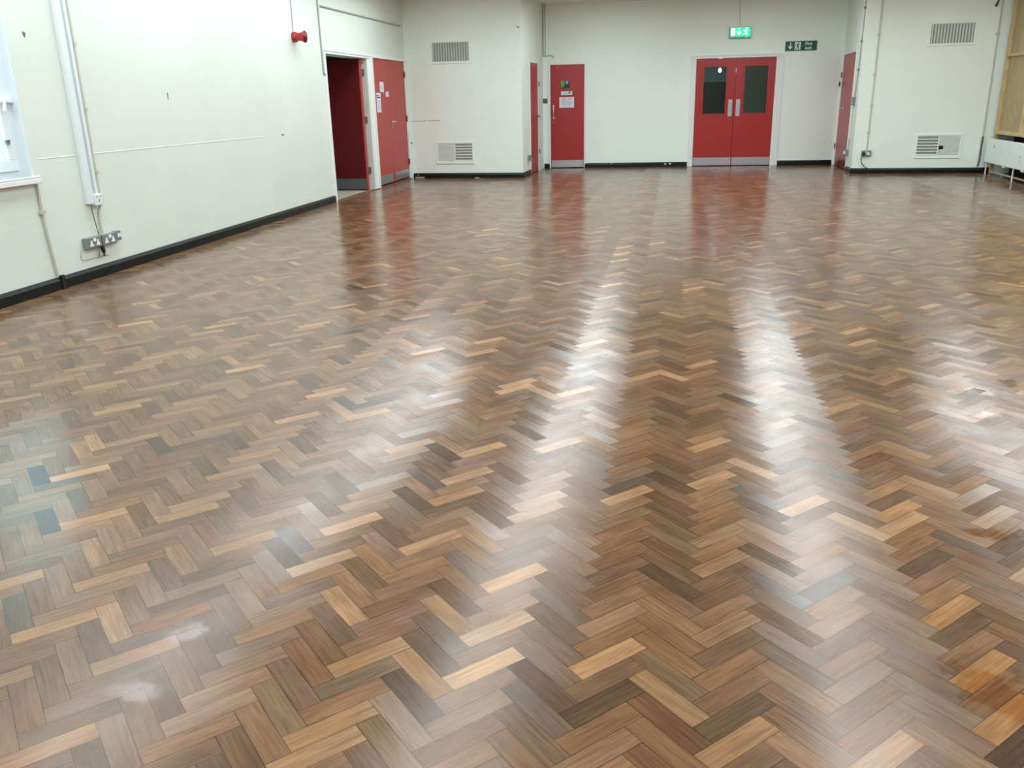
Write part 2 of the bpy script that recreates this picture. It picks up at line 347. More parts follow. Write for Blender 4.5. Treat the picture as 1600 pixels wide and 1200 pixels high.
# raised plaster lines, scars and chips in the paint
g=G()
pts=[(6.2+.26*i, .0, 1.072) for i in range(17)]
g.tube(pts,.0035,6); obj('plaster_ridge',g,M['ridge'],WL)
g=G().tube([(.06,0,1.086),(.2,0,1.084),(.36,0,1.088)],.006,6).tube([(.40,0,1.092),(.66,0,1.09)],.006,6); obj('plaster_crack',g,M['greyconduit'],WA)
for (u,z,w_,h_) in [(10.862,1.07,.09,.02),(8.235,1.558,.014,.075),(6.305,2.02,.035,.045)]:
    g=G().prism([(u-w_/2,z+h_/2),(u+w_/2,z+h_*.3),(u+w_*.1,z-h_/2),(u-w_*.3,z-h_*.2)],-.003,.004)
    obj('wall_scar',g,M['scar'],WL)
g=G().prism([(2.2,2.72),(2.25,2.71),(2.24,2.695),(2.205,2.70)],-.003,.004); obj('wall_scar',g,M['scar'],WA)
g=G().disc(.045,.68,.014,-.006,.004,8); obj('wall_scar',g,M['scar'],WA)
g=G().tube([(6.5,-.001,.27),(6.49,-.001,.2),(6.51,-.001,.182),(6.65,-.001,.178),(6.88,-.001,.172)],.004,6); obj('paint_ridge',g,M['greyconduit'],WL)

# ------------------------------------------------------------------ skirting boards
def skirting(name,w,segs,h=.098,t=.022):
    g=G()
    for a,b in segs:
        prof=[(0,0),(-t,0),(-t,h-.03),(-t*.55,h-.008),(0,h)]
        n=len(prof); v=[(a,y,z) for y,z in prof]+[(b,y,z) for y,z in prof]
        g.add(v,[tuple(range(n)),tuple(range(n,2*n))[::-1]]+[(i,(i+1)%n,(i+1)%n+n,i+n) for i in range(n)])
    o=obj(name,g,M['skirt']); place(o,w); o['kind']='structure'; return o
s=skirting('baseboard_left','L',[(-4.0,6.195),(6.205,12.49)],.105)
g=G().box(6.17,6.21,-.03,-.005,0,.118); obj('joint',g,M['black'],s)
s=skirting('baseboard_back_left','A',[(.055,2.274)])
for (u,w_,z,h_) in [(.19,.2,.008,.018),(.15,.03,.055,.015),(1.36,.1,.004,.012)]:
    g=G().prism([(u-w_/2,z),(u-w_/2+.01,z+h_),(u+w_/2-.02,z+h_*.9),(u+w_/2,z)],-.0235,-.02); obj('paint_chip',g,M['chip'],s)
skirting('baseboard_alcove_left','AL',[(-.022,.755)])
s=skirting('baseboard_back','B',[(.02,.135),(.895,3.075),(4.95,6.05)])
for (u,w_,z,h_) in [(2.62,.05,.045,.03),(2.72,.06,.05,.03),(1.47,.03,.075,.015)]:
    g=G().prism([(u-w_/2,z),(u-w_/3,z+h_),(u+w_/2,z+h_*.8),(u+w_/3,z)],-.0235,-.02); obj('paint_chip',g,M['chip'],s)
skirting('baseboard_alcove_right','AR',[(1.63,2.222)])
skirting('baseboard_back_right','C',[(0,2.36)])

# ------------------------------------------------------------------ window in the left wall
win=thing('window_1','white plastic casement window at the near end of the left wall','window','L',2.4,.93,kind='structure')
D=.07
def ring(x0,x1,z0,z1,y0,y1,t):
    return G().box(x0,x1,y0,y1,z0,z0+t).box(x0,x1,y0,y1,z1-t,z1).box(x0,x0+t,y0,y1,z0+t,z1-t).box(x1-t,x1,y0,y1,z0+t,z1-t)
g=ring(0,3.7,.0,1.82,D,D+.07,.06); g.box(1.2,1.26,D,D+.07,.06,1.76).box(2.45,2.51,D,D+.07,.06,1.76); obj('window_frame',g,M['upvc'],win,.004)
for i,(a,b) in enumerate([(.06,1.2),(1.26,2.45),(2.51,3.64)]):
    sash=obj('sash',ring(a+.003,b-.003,.063,1.757,D-.012,D+.05,.085),M['upvc'],win,.004)
    obj('pane',G().box(a+.08,b-.08,D+.015,D+.021,.14,1.68),M['glass'],sash)
g=G().box(3.52,3.66,D-.035,D-.012,.585,.615).box(3.50,3.53,D-.05,D-.02,.575,.65).tube([(3.60,D-.03,.6),(3.57,D-.045,.56),(3.56,D-.045,.52)],.012,8).box(3.64,3.69,D-.03,D-.0,.58,.63)
obj('latch',g,M['white'],win)
g=G().box(3.535,3.575,D-.028,D-.012,.27,.305).tube([(3.535,D-.03,.302),(3.575,D-.03,.302)],.006,6); obj('catch',g,M['galv'],win)
g=G().box(-.02,3.725,-.055,.07,-.042,.0).box(-.02,3.725,-.055,-.04,.0,.018); obj('window_sill',g,M['gloss'],win,.006)
obj('reveal',G().box(3.692,3.70,0,.09,0,1.82).box(0,.008,0,.09,0,1.82).box(0,3.7,0,.09,1.812,1.82),M['upvc'],win)

# ------------------------------------------------------------------ doors
def hinge(parent,x,z,y=-.004,h=.1,m='hinge',w=.028):
    obj('hinge',G().box(x-w/2,x+w/2,y-.006,y+.004,z-h/2,z+h/2).tube([(x,y-.008,z-h/2),(x,y-.008,z+h/2)],.008,8),M[m],parent)
# 1: open doorway in the left wall
d1=thing('door_1','open doorway with red door swung into the dark corridor','door','L',12.5,0,kind='structure')
g=G().box(0,.065,-.02,.26,0,2.155).box(0,2.16,-.02,.26,2.15,2.185).box(1.9,2.15,-.012,.10,0,2.15).box(2.03,2.15,-.03,.02,0,2.175).box(0,2.15,-.03,-.015,2.185,2.205)
obj('door_frame',g,M['gloss'],d1,.003)
obj('door_jamb',G().box(1.875,1.9,-.004,.26,0,2.15).box(1.85,1.875,.10,.14,0,2.14),M['glossgrey'],d1)
# leaf opened a right angle into the corridor (towards -x of the room)
lf=obj('door_leaf',G().box(1.755,1.84,.095,.96,.012,2.135),M['maroon'],d1,.002,label='shade-darkened red face of the open door')
obj('door_edge',G().box(1.755,1.84,.08,.095,.012,2.135),M['redcup'],lf,label='bright red edge of the open door')
obj('kick_plate',G().box(1.751,1.755,.10,.95,.02,.20),M['shadesteel'],lf)
for z in (.33,1.17,1.93): obj('hinge',G().box(1.868,1.876,.045,.085,z-.055,z+.055).tube([(1.858,.08,z-.055),(1.858,.08,z+.055)],.012,8),M['hinge'],lf)
# 2: store cupboard
d2=thing('door_2','double red store cupboard doors with paper notices on the left leaf','door','L',14.66,0,kind='structure')
obj('door_frame',G().box(-.012,0.0,-.012,.1,0,2.175).box(1.85,1.925,-.02,.1,0,2.2).box(-.01,1.92,-.02,.1,2.172,2.215),M['gloss'],d2,.003)
lA=obj('door_leaf',G().box(.004,.865,.004,.044,.035,2.168),M['redcup'],d2,.002)
lB=obj('door_leaf',G().box(.871,1.846,.004,.044,.035,2.168),M['redcup'],d2,.002)
obj('kick_plate',G().box(.015,.80,-.001,.004,.05,.195),M['steel'],lA); obj('kick_plate',G().box(.93,1.836,-.001,.004,.05,.195),M['steel'],lB)
hd=obj('handle',G().box(.885,.915,-.006,.004,.98,1.14).tube([(.90,-.004,1.105),(.90,-.05,1.105),(.91,-.055,1.105),(1.02,-.055,1.105)],.010,8).tube([(.90,-.004,1.03),(.90,-.02,1.03)],.011,10),M['chrome'],lB)
for z in (.33,1.14,1.94): hinge(lB,1.852,z,m='darkred',h=.11)
obj('cupboard_back',G().box(-.05,1.9,.2,.24,0,2.2),M['gapdark'],d2)
# 3: narrow door in the side of the alcove
d3=thing('door_3','narrow glossy red door in the left side of the alcove','door','AL',.80,0,kind='structure')
obj('door_frame',G().box(-.045,.015,-.014,.06,0,2.13).box(.875,.955,-.014,.06,0,2.13).box(-.045,.955,-.014,.06,2.125,2.175),M['gloss'],d3,.003)
lf=obj('door_leaf',G().box(.018,.872,.002,.046,.012,2.12),M['red'],d3,.002)
obj('knob',G().tube([(.80,.002,1.11),(.80,-.03,1.11),(.80,-.04,1.11),(.80,-.062,1.11),(.80,-.072,1.11)],[.012,.012,.026,.028,.012],14),M['chrome'],lf)
for z in (.40,1.74): hinge(lf,.905,z,y=-.018)
# 4: single door on the back wall
d4=thing('door_4','single red door with pull handle, poster and two notices','door','B',.14,0,kind='structure')
obj('door_frame',G().box(-.045,.02,-.012,.08,0,2.12).box(.737,.79,-.012,.08,0,2.12).box(-.045,.79,-.012,.08,2.116,2.16),M['gloss'],d4,.003)
lf=obj('door_leaf',G().box(.024,.733,.004,.048,.012,2.112),M['red'],d4,.002)
obj('kick_plate',G().box(.03,.728,.0,.004,.02,.165),M['steel'],lf)
obj('pull_handle',G().tube([(.084,.004,1.29),(.084,-.045,1.29),(.084,-.055,1.28),(.084,-.055,1.06),(.084,-.045,1.05),(.084,.004,1.05)],.011,8).disc(.084,1.29,.026,-.006,.004).disc(.084,1.05,.026,-.006,.004),M['chrome'],lf)
obj('lock',G().disc(.082,.96,.022,-.008,.004),M['hinge'],lf)
obj('screw_head',G().disc(.17,2.06,.008,-.004,.004,8),M['white'],lf)
# 5: double doors under the exit sign
d5=thing('door_5','double red doors with tall dark glazed panels under the lit exit sign','door','B',3.16,0,kind='structure')
obj('door_frame',G().box(-.075,.028,-.02,.1,0,2.155).box(1.635,1.69,-.004,.1,0,2.155).box(1.69,1.785,-.022,.1,0,2.155).box(-.075,1.785,-.022,.1,2.155,2.20).box(-.09,1.70,-.035,-.02,2.20,2.222),M['gloss'],d5,.003)
def glazed(x0,x1,gx0,gx1):
    g=G(); z0,z1,a,b=.012,2.15,1.065,2.0
    g.box(x0,x1,.004,.048,z0,a).box(x0,x1,.004,.048,b,z1).box(x0,gx0,.004,.048,a,b).box(gx1,x1,.004,.048,a,b)
    l=obj('door_leaf',g,M['red'],d5)
    obj('glazing_bead',ring(gx0-.012,gx1+.012,a-.012,b+.012,-.004,.006,.018),M['red'],l)
    obj('glass_pane',G().box(gx0,gx1,.022,.028,a,b),M['glass'],l)
    obj('kick_plate',G().box(x0+.006,x1-.006,.0,.004,.02,.178),M['steel'],l); return l
lA=glazed(.032,.832,.188,.654); lB=glazed(.838,1.632,1.015,1.488)
obj('push_plate',G().box(.715,.797,-.0,.004,1.012,1.344),M['steel'],lA); obj('push_plate',G().box(.874,.955,-.0,.004,1.012,1.344),M['steel'],lB)
# 6: folding door in the right side of the alcove
d6=thing('door_6','tall red folding door in the right side of the alcove','door','AR',.04,0,kind='structure')
obj('door_frame',G().box(-.05,.012,-.012,.06,0,2.15).box(1.495,1.56,-.012,.06,0,2.15).box(-.05,1.56,-.012,.06,2.145,2.19),M['gloss'],d6,.003)
lA=obj('door_leaf',G().box(.015,.585,.004,.044,.012,2.14),M['red'],d6,.002)
lB=obj('door_leaf',G().box(.592,1.492,.004,.044,.012,2.14),M['red'],d6,.002)
obj('lower_band',G().box(.02,.58,.0,.004,.02,.21),M['darkred'],lA); obj('lower_band',G().box(.60,1.485,.0,.004,.02,.21),M['darkred'],lB)  # darker red band along the foot of each leaf
obj('handle',G().tube([(.54,.004,1.13),(.54,-.04,1.13),(.43,-.045,1.13)],.011,8).box(.52,.56,-.004,.004,1.05,1.17),M['chrome'],lA)
for z in (.38,1.77): hinge(lA,.004,z,m='darkred',y=-.014,h=.11)
obj('light_stop',G().box(-.05,.95,.06,.2,-.01,2.18),M['gapdark'],d3)  # added black boxes behind the leaves, stop sky light leaking round them
obj('light_stop',G().box(-.05,.8,.08,.2,-.01,2.16),M['gapdark'],d4)
obj('light_stop',G().box(-.05,1.56,.06,.2,-.01,2.19),M['gapdark'],d6)
# threshold and rooms behind the openings
o=obj('trim_1',G().box(12.56,16.52,-.03,.05,-.002,.012),M['thr']); place(o,'L'); o['kind']='structure'
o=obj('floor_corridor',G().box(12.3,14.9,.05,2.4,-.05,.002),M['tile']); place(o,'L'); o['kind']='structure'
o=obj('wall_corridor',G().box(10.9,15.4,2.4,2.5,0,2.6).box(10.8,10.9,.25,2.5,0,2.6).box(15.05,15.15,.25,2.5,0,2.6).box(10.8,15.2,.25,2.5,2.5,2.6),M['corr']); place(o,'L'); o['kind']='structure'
o=obj('wall_lobby',G().box(2.5,5.6,2.6,2.7,0,2.6).box(2.4,2.5,.2,2.7,0,2.6).box(5.6,5.7,.2,2.7,0,2.6).box(2.4,5.7,.2,2.7,2.5,2.6),M['lobby']); place(o,'B'); o['kind']='structure'
o=obj('floor_lobby',G().box(2.4,5.7,.2,2.7,-.05,.0),M['corr']); place(o,'B'); o['kind']='structure'
o=obj('door_7',G().box(3.44,4.34,2.55,2.6,0,1.73),M['lobbydoor']); place(o,'B'); tag(o,'near black door seen through the glazed panels of the double doors','door',kind='structure')

t=thing('lobby_lamp','small bright round lamp seen through the left glazed door panel','lamp','B',3.83,1.96)
e=obj('globe',G().tube([(0,1.60,.045),(0,1.60,.03),(0,1.60,0),(0,1.60,-.03),(0,1.60,-.04)],[.012,.022,.028,.02,.006],14),M['lobbylamp'],t)
obj('cord',G().tube([(0,1.60,.54),(0,1.60,.04)],.006,8).tube([(0,1.60,.54),(0,1.60,.50)],.04,12),M['white'],t)
# ------------------------------------------------------------------ notices on the doors
def paper(name,label,cat,w,u0,u1,z0,z1,y=.0,skew=0,m='paper'):
    t=thing(name,label,cat,w,u0,z0); W_,H_=u1-u0,z1-z0
    obj('sheet',G().prism([(0,0),(W_,skew),(W_-skew*.5,H_),(-skew*.5,H_-skew)],y-.0025,y),M[m],t); return t,W_,H_
def lines(t,name,rows,y,m='ink'):
    g=G()
    for a,b,z,h in rows: g.box(a,b,y-.0032,y-.002,z,z+h)
    obj(name,g,M[m],t)
t,W_,H_=paper('paper_notice','small curled white notice, topmost of three on the cupboard doors','notice','L',15.02,15.23,1.625,1.785,.004,-.008); lines(t,'text_lines',[(.04,.12,.05+.02*i,.006) for i in range(4)],.004)
t,W_,H_=paper('paper_slip','small square white slip near the joint of the cupboard doors','notice','L',15.33,15.50,1.54,1.63,.004,.008); lines(t,'text_lines',[(.03,.13,.03,.006),(.03,.11,.05,.006)],.004)
t,W_,H_=paper('paper_notice','tall narrow white notice with dark blue heading on cupboard door','notice','L',14.80,15.02,1.285,1.605,.004,-.006); lines(t,'heading',[(.01,.20,.235,.022),(.01,.12,.27,.018)],.004,'blueink'); lines(t,'text_lines',[(.05,.17,.03+.026*i,.007) for i in range(7)],.004)
t=thing('poster','colourful green and blue picture poster on single red door','poster','B',.37,1.636)
obj('sheet',G().prism([(.035,.0),(.12,.02),(.19,.0),(.20,.10),(.215,.155),(.14,.15),(.085,.165),(0,.155),(.01,.07)],.0015,.004),M['teal'],t)
obj('green_picture',G().prism([(.0,.155),(.085,.165),(.10,.10),(.07,.04),(.03,.02)],.0005,.0025),M['green'],t)
obj('light_blue_picture',G().prism([(.11,.15),(.155,.152),(.16,.10),(.125,.095)],.0005,.0025),M['lightblue'],t)
obj('blue_picture',G().prism([(.155,.152),(.213,.155),(.208,.105),(.162,.10)],.0005,.0025),M['blue'],t)
t,W_,H_=paper('paper_strip','white strip notice between poster and larger sheet on red door','notice','B',.385,.622,1.508,1.585,.004,.003); lines(t,'text_lines',[(.05,.15,.03,.01)],.004); lines(t,'picture',[(.16,.20,.03,.035)],.004,'blue')
t,W_,H_=paper('paper_sheet','white landscape sheet below the strip notice on red door','notice','B',.348,.662,1.253,1.467,.004)
lines(t,'heading',[(.05,.15,.165,.018),(.18,.26,.165,.018)],.004); lines(t,'text_lines',[(.03,.28,.13,.006),(.04,.27,.105,.006),(.04,.26,.08,.006),(.04,.25,.058,.006),(.08,.22,.02,.006)],.004)

# ------------------------------------------------------------------ exit signs
def man(cx,cz,s):
    """a plain running figure as flat polygons"""
    P=[]
    k=lambda pts:[(cx+x*s,cz+z*s) for x,z in pts]
    P.append([(cx+(.10+.085*math.cos(i*.5236))*s,cz+(.40+.085*math.sin(i*.5236))*s) for i in range(12)])
    P.append(k([(-.12,.28),(.10,.30),(.14,.22),(.02,-.02),(-.12,.02),(-.06,.18)]))        # trunk
    P.append(k([(.08,.29),(.30,.12),(.26,.06),(.06,.18)]))                                 # front arm
    P.append(k([(-.10,.28),(-.30,.20),(-.34,.04),(-.27,.03),(-.24,.14),(-.08,.20)]))       # rear arm
    P.append(k([(-.02,.02),(.10,-.02),(.20,-.18),(.16,-.42),(.06,-.42),(.08,-.2),(-.08,-.04)]))   # front leg
    P.append(k([(-.12,.04),(-.02,-.02),(-.12,-.22),(-.34,-.28),(-.34,-.36),(-.06,-.30),(.02,-.08)])) # rear leg
    return P
def arrow(cx,cz,s):
    return [(cx-.06*s,cz+.42*s),(cx+.06*s,cz+.42*s),(cx+.06*s,cz-.10*s),(cx+.24*s,cz+.06*s),(cx+.24*s,cz-.10*s),(cx,cz-.40*s),(cx-.24*s,cz-.10*s),(cx-.24*s,cz+.06*s),(cx-.06*s,cz-.10*s)]
t=thing('exit_sign','lit green emergency exit sign box above the double doors','sign','B',3.82,2.522)
obj('housing',G().box(0,.42,-.06,0,0,.215),M['galv'],t,.004)
obj('lit_face',G().box(.012,.412,-.064,-.058,.035,.207),M['litgreen'],t)
g=G(); g.prism([(.03,.055),(.11,.055),(.105,.19),(.03,.19)],-.067,-.063); obj('door_symbol',g,M['litwhite'],t)
obj('arrow_symbol',G().prism(arrow(.185,.122,.17),-.067,-.063),M['litwhite'],t)
g=G()
for i,p in enumerate(man(.32,.122,.165)): g.prism(p,-.067-.0004*i,-.063)
obj('running_figure',g,M['litwhite'],t)
obj('charge_light',G().box(.32,.355,-.065,-.058,.008,.03),M['litgreen'],t)
g=G().tube([(.20,-.006,.21),(.19,-.006,.4),(.178,-.006,.778)],.004,6); obj('cable',g,M['greyconduit'],t)
t=thing('fire_exit_sign','dark green sign reading Fire exit right of the lit sign','sign','B',4.945,2.254)
obj('board',G().box(0,.622,-.006,0,0,.185),M['signgreen'],t)
obj('arrow_symbol',G().prism(arrow(.10,.092,.16),-.009,-.005),M['signwhite'],t)
obj('door_symbol',G().box(.185,.30,-.0085,-.005,.02,.168),M['signwhite'],t)
g=G()
for i,p in enumerate(man(.243,.09,.15)): g.prism([(x,z) for x,z in p],-.0105-.0003*i,-.007)
obj('running_figure',g,M['signgreen'],t)
def text(name,s,x,z,size,m,parent,y):
    cu=bpy.data.curves.new(name,'FONT'); cu.body=s; cu.size=size; cu.extrude=.0012; cu.align_x='CENTER'; cu.offset=.0012
    tmp=bpy.data.objects.new(name+'_curve',cu); COL.objects.link(tmp)
    dg=bpy.context.evaluated_depsgraph_get(); me=bpy.data.meshes.new_from_object(tmp.evaluated_get(dg))
    bpy.data.objects.remove(tmp); me.materials.clear(); me.materials.append(m)
    o=link(bpy.data.objects.new(name,me),parent); o.location=(x,y,z); o.rotation_euler=(math.pi/2,0,0); return o
text('lettering','Fire',.455,.104,.088,M['signwhite'],t,-.0075)
text('lettering','exit',.455,.026,.088,M['signwhite'],t,-.0075)

# ------------------------------------------------------------------ ventilation grilles
def top_grille(label,w,u0,u1,z0,z1):
    t=thing('vent_grille',label,'grille',w,u0,z0,'upper ventilation grilles'); W_,H_=u1-u0,z1-z0
    obj('frame',ring(-.04,W_+.04,-.04,H_+.04,-.012,.0,.04),M['wallfar'],t,.002)
    obj('backing',G().box(0,W_,-.003,.0,0,H_),M['gap'],t)
    g=G(); n=14
    for i in range(n):
        x=W_*(i+.5)/n; g.add([(x-.017,-.004,0),(x+.009,-.011,0),(x+.012,-.009,0),(x-.014,-.002,0),(x-.017,-.004,H_),(x+.009,-.011,H_),(x+.012,-.009,H_),(x-.014,-.002,H_)],[(0,1,2,3),(7,6,5,4),(0,4,5,1),(1,5,6,2),(2,6,7,3),(3,7,4,0)])
    obj('slats',g,M['grille'],t)
top_grille('grey upright-slatted vent grille high on the wall left of the alcove','A',.558,1.268,2.155,2.49)
top_grille('grey upright-slatted vent grille high on the wall right of the alcove','C',1.09,1.786,2.21,2.528)
def low_grille(label,w,u0,u1,z0,z1,open_first,blk=None):
    t=thing('louvre_panel',label,'grille',w,u0,z0,'lower louvre panels'); W_,H_=u1-u0,z1-z0
    a0,a1=(.0,W_/2-.008),(W_/2+.008,W_)
    op,bl=(a0,a1) if open_first else (a1,a0)
    g=ring(-.032,W_+.04,-.05,H_+.045,-.014,0,.032); g.box(a0[1],a1[0],-.014,0,0,H_).box(-.03,W_+.035,-.02,-.0,-.054,-.046); obj('frame',g,M['wallfar'],t,.002)
    obj('backing',G().box(op[0],op[1],-.003,0,0,H_),M['gap'],t)
    g=G(); n=6
    for i in range(n):
        z=H_*(i+.0)/n+.0; g.add([(op[0],-.004,z+.017),(op[0],-.013,z+.005),(op[0],-.012,z+.0),(op[0],-.001,z+.013),(op[1],-.004,z+.017),(op[1],-.013,z+.005),(op[1],-.012,z+.0),(op[1],-.001,z+.013)],[(0,1,2,3),(7,6,5,4),(0,4,5,1),(1,5,6,2),(2,6,7,3),(3,7,4,0)])
    obj('louvres',g,M['louvre'],t)
    g=G().box(bl[0],bl[1],-.007,0,0,H_)
    for i in range(n): g.box(bl[0]+.01,bl[1]-.01,-.009,-.006,H_*(i+.15)/n,H_*(i+.8)/n)
    obj('blank_louvres',g,M['blank'],t)
    if blk: obj('square_hole',G().box(blk[0]-u0,blk[1]-u0,-.011,-.006,blk[2]-z0,blk[3]-z0),M['gapdark'],t)
low_grille('low louvre panel with open right half, left of the alcove','A',.578,1.266,.33,.647,False)
low_grille('low louvre panel with open left half and black square hole','C',1.092,1.80,.322,.645,True,(1.448,1.534,.422,.482))

# ------------------------------------------------------------------ fittings on the left wall
t=thing('cable_trunking','tall white plastic cable trunking right of the window','trunking','L',6.68,.63)
obj('lid',G().box(0,.072,-.04,0,.02,CEIL-.63),M['trunk'],t,.005); obj('channel',G().box(.072,.112,-.03,0,.02,CEIL-.63),M['trunkgroove'],t); obj('lid',G().box(.112,.145,-.04,0,.02,CEIL-.63),M['trunk'],t,.005)
e=obj('end_plate',G().box(.07,.17,-.05,0,.0,.10),M['trunk'],t,.006)
obj('screw_hole',G().disc(.10,.075,.006,-.052,-.049,8),M['scar'],e)
obj('screw_hole',G().disc(.15,.075,.006,-.052,-.049,8),M['scar'],e); obj('cable_slot',G().box(.122,.13,-.052,-.049,.03,.055),M['scar'],e)
t=thing('cable_conduit','thin cream conduit clipped along the right edge of the trunking','conduit','L',6.862,.38)
obj('tube',G().tube([(.012,-.012,2.92),(.012,-.012,.25),(-.03,-.012,.2),(-.05,-.014,.08),(-.05,-.02,0)],.011,8),M['conduit'],t)
for z in (1.60,1.063,.53): obj('clip',G().box(-.002,.035,-.026,0,z-.014,z+.014),M['conduit'],t)
t=thing('thin_cable','thin black cable hanging from trunking down to the grey sockets','cable','L',6.70,.38)
obj('wire',G().tube([(.005,-.03,.255),(.012,-.032,.17),(.022,-.035,.08),(.03,-.04,-.005)],.0045,6),M['darkgrey'],t)
def socket(label,u0,u1,z0,z1,gangs,dep=.05,name='wall_socket',cat='socket',grp='grey sockets below the trunking'):
    t=thing(name,label,cat,'L',u0,z0,grp); W_,H_=u1-u0,z1-z0
    obj('box',G().box(0,W_,-dep,0,0,H_),M['galv'],t,.006)
    for c in gangs:
        obj('pin_plate',G().prism([(c-.028,H_*.2),(c+.028,H_*.2),(c+.014,H_*.45),(c+.006,H_*.72),(c-.006,H_*.72),(c-.014,H_*.45)],-dep-.003,-dep+.002),M['white'],t)
    return t,W_,H_
t,W_,H_=socket('left double grey metal socket below the trunking',6.54,6.745,.275,.372,(.06,.15)); obj('rocker',G().box(.088,.122,-.056,-.048,.058,.086),M['white'],t)
t,W_,H_=socket('right double grey metal socket, beside the small switch box',6.762,6.962,.272,.368,(.05,.145)); obj('rocker',G().box(.085,.118,-.056,-.048,.058,.086),M['white'],t)
t=thing('switch_box','small grey switch box with two white rockers beside the sockets','switch','L',6.968,.285)
obj('box',G().box(0,.075,-.045,0,0,.088),M['galv'],t,.005)
for x in (.02,.045): obj('rocker',G().box(x,x+.018,-.05,-.043,.03,.065),M['white'],t)
t=thing('plug_connector','black plug connector dangling below the grey sockets','plug','L',6.735,.18)
obj('body',G().tube([(.02,-.03,.115),(.022,-.032,.09),(.03,-.034,.05),(.034,-.034,.03)],[.010,.017,.017,.012],10),M['black'],t)
obj('cable',G().tube([(.02,-.03,.11),(.0,-.03,.125),(-.035,-.03,.095),(-.03,-.028,.06),(-.012,-.02,.03),(-.01,-.01,-.005)],.005,6).tube([(.022,-.03,.11),(.05,-.03,.09),(.085,-.03,.10),(.1,-.03,.118)],.005,6),M['greyconduit'],t)
obj('plug_tip',G().tube([(.034,-.034,.032),(.037,-.03,.0)],.011,8),M['hinge'],t)
t=thing('heating_pipe','thin cream pipe running from window sill down to the skirting','pipe','L',6.105,.12)
obj('tube',G().tube([(0,-.014,.76),(0,-.014,.53),(.012,-.014,.3),(.04,-.016,0)],.011,8),M['conduit'],t)
obj('clip',G().box(-.025,.03,-.028,0,.52,.548),M['conduit'],t)
t=thing('alarm_sounder','red flared fire alarm sounder on the left wall','alarm','L',11.5,2.31)
def lath(prof,n=24):
    g=G(); g.tube([(0,y,0) for y,_ in prof],[r for _,r in prof],n); return g
obj('base',lath([(0,.066),(-.045,.066),(-.05,.06)]),M['bell'],t)
obj('horn',lath([(-.045,.056),(-.10,.052),(-.13,.058),(-.16,.075),(-.172,.078),(-.172,.066),(-.14,.045),(-.138,.004)]),M['bell'],t)
obj('cable_tube',G().tube([(0,-.008,.06),(.012,-.008,.5),(.03,-.008,.99)],.006,8),M['greyconduit'],t)
t=thing('conduit_drop','cream conduit dropping to a small stub beside the open doorway','conduit','L',12.44,1.87)
obj('tube',G().tube([(-.01,-.012,1.43),(0,-.012,.7),(.01,-.012,.03),(.02,-.014,.0),(.06,-.014,-.005)],.011,8),M['greyconduit'],t)
t=thing('conduit_run','long level conduit above the open doorway and cupboard','conduit','L',12.53,2.79)
obj('tube',G().tube([(0,-.014,0),(3.87,-.014,.005)],.013,8),M['greyconduit'],t)

# ------------------------------------------------------------------ fittings in the alcove and on the far walls
t=thing('wall_socket','small grey socket on the alcove corner beside narrow red door','socket','AL',.47,.30)
obj('box',G().box(0,.14,-.05,0,0,.09),M['galv'],t,.004); obj('plug',G().box(.02,.07,-.09,-.05,-.03,.05),M['galv'],t,.004)
t=thing('conduit_pair','cream conduits in the alcove corner with a level branch over the door','conduit','B',.0,2.29)
obj('tube',G().tube([(.012,-.014,1.01),(.012,-.014,.03),(.02,-.014,.012),(.06,-.014,.0),(.16,-.014,.02),(.19,-.014,.012),(.22,-.014,-.02),(.24,-.014,-.022)],.012,8),M['conduit'],t)
obj('tube',G().tube([(.058,-.012,1.01),(.058,-.012,.0)],.009,8),M['conduit'],t)
t=thing('switch_plate','dark grey square switch plate left of the single red door','switch','B',.0,1.355)
obj('plate',G().box(.005,.09,-.02,0,0,.09),M['darkgrey'],t,.004); obj('rocker',G().box(.035,.06,-.025,-.018,.03,.06),M['hinge'],t)
t=thing('key_hook','small black key hook left of the folding red door','hook','B',6.06,1.55)
obj('plate',G().tube([(.01,-.012,.10),(.012,-.016,.05),(.006,-.014,0)],[.008,.016,.007],8),M['black'],t)
t=thing('switch_box','grey switch box with white rockers right of the folding door','switch','AR',1.78,1.205)
obj('box',G().box(0,.16,-.05,0,0,.145),M['galv'],t,.004)
for z in (.03,.085): obj('rocker',G().box(.04,.08,-.056,-.048,z,z+.035),M['white'],t)
t=thing('cable_conduit','grey conduit dropping to the switch box right of folding door','conduit','AR',1.99,1.35)
obj('tube',G().tube([(.10,-.012,1.95),(.07,-.012,1.2),(.03,-.012,.5),(-.10,-.012,-.01)],.01,8),M['greyconduit'],t)
for z,x in ((1.5,.082),(.95,.057),(.47,.027)): obj('clip',G().box(x-.02,x+.02,-.03,0,z-.016,z+.016),M['hinge'],t)
t=thing('wall_socket','small grey socket low down beside the folding red door','socket','AR',1.60,.30)
obj('box',G().box(0,.14,-.05,0,0,.10),M['galv'],t,.004); obj('plug',G().box(.03,.08,-.08,-.05,.02,.07),M['white'],t,.004); obj('cable_tube',G().tube([(.10,-.01,.1),(.13,-.01,.3)],.007,6),M['greyconduit'],t)
t=thing('cable_conduit','thin cream conduit down to the socket right of the alcove','conduit','C',.238,.41)
obj('tube',G().tube([(0,-.012,2.89),(0,-.012,0)],.010,8),M['conduit'],t)
for z in (1.98,1.32,.80,.33): obj('clip',G().box(-.025,.02,-.026,0,z-.014,z+.014),M['conduit'],t)
t=thing('wall_socket','double grey socket with black plug, right of the alcove corner','socket','C',.15,.318)
obj('box',G().box(0,.165,-.05,0,0,.097),M['galv'],t,.004); obj('plug',G().box(.012,.05,-.09,-.05,.01,.07),M['black'],t,.006)
obj('pin_plate',G().box(.10,.135,-.054,-.049,.02,.06),M['white'],t); obj('rocker',G().box(.07,.095,-.055,-.049,.055,.08),M['white'],t)
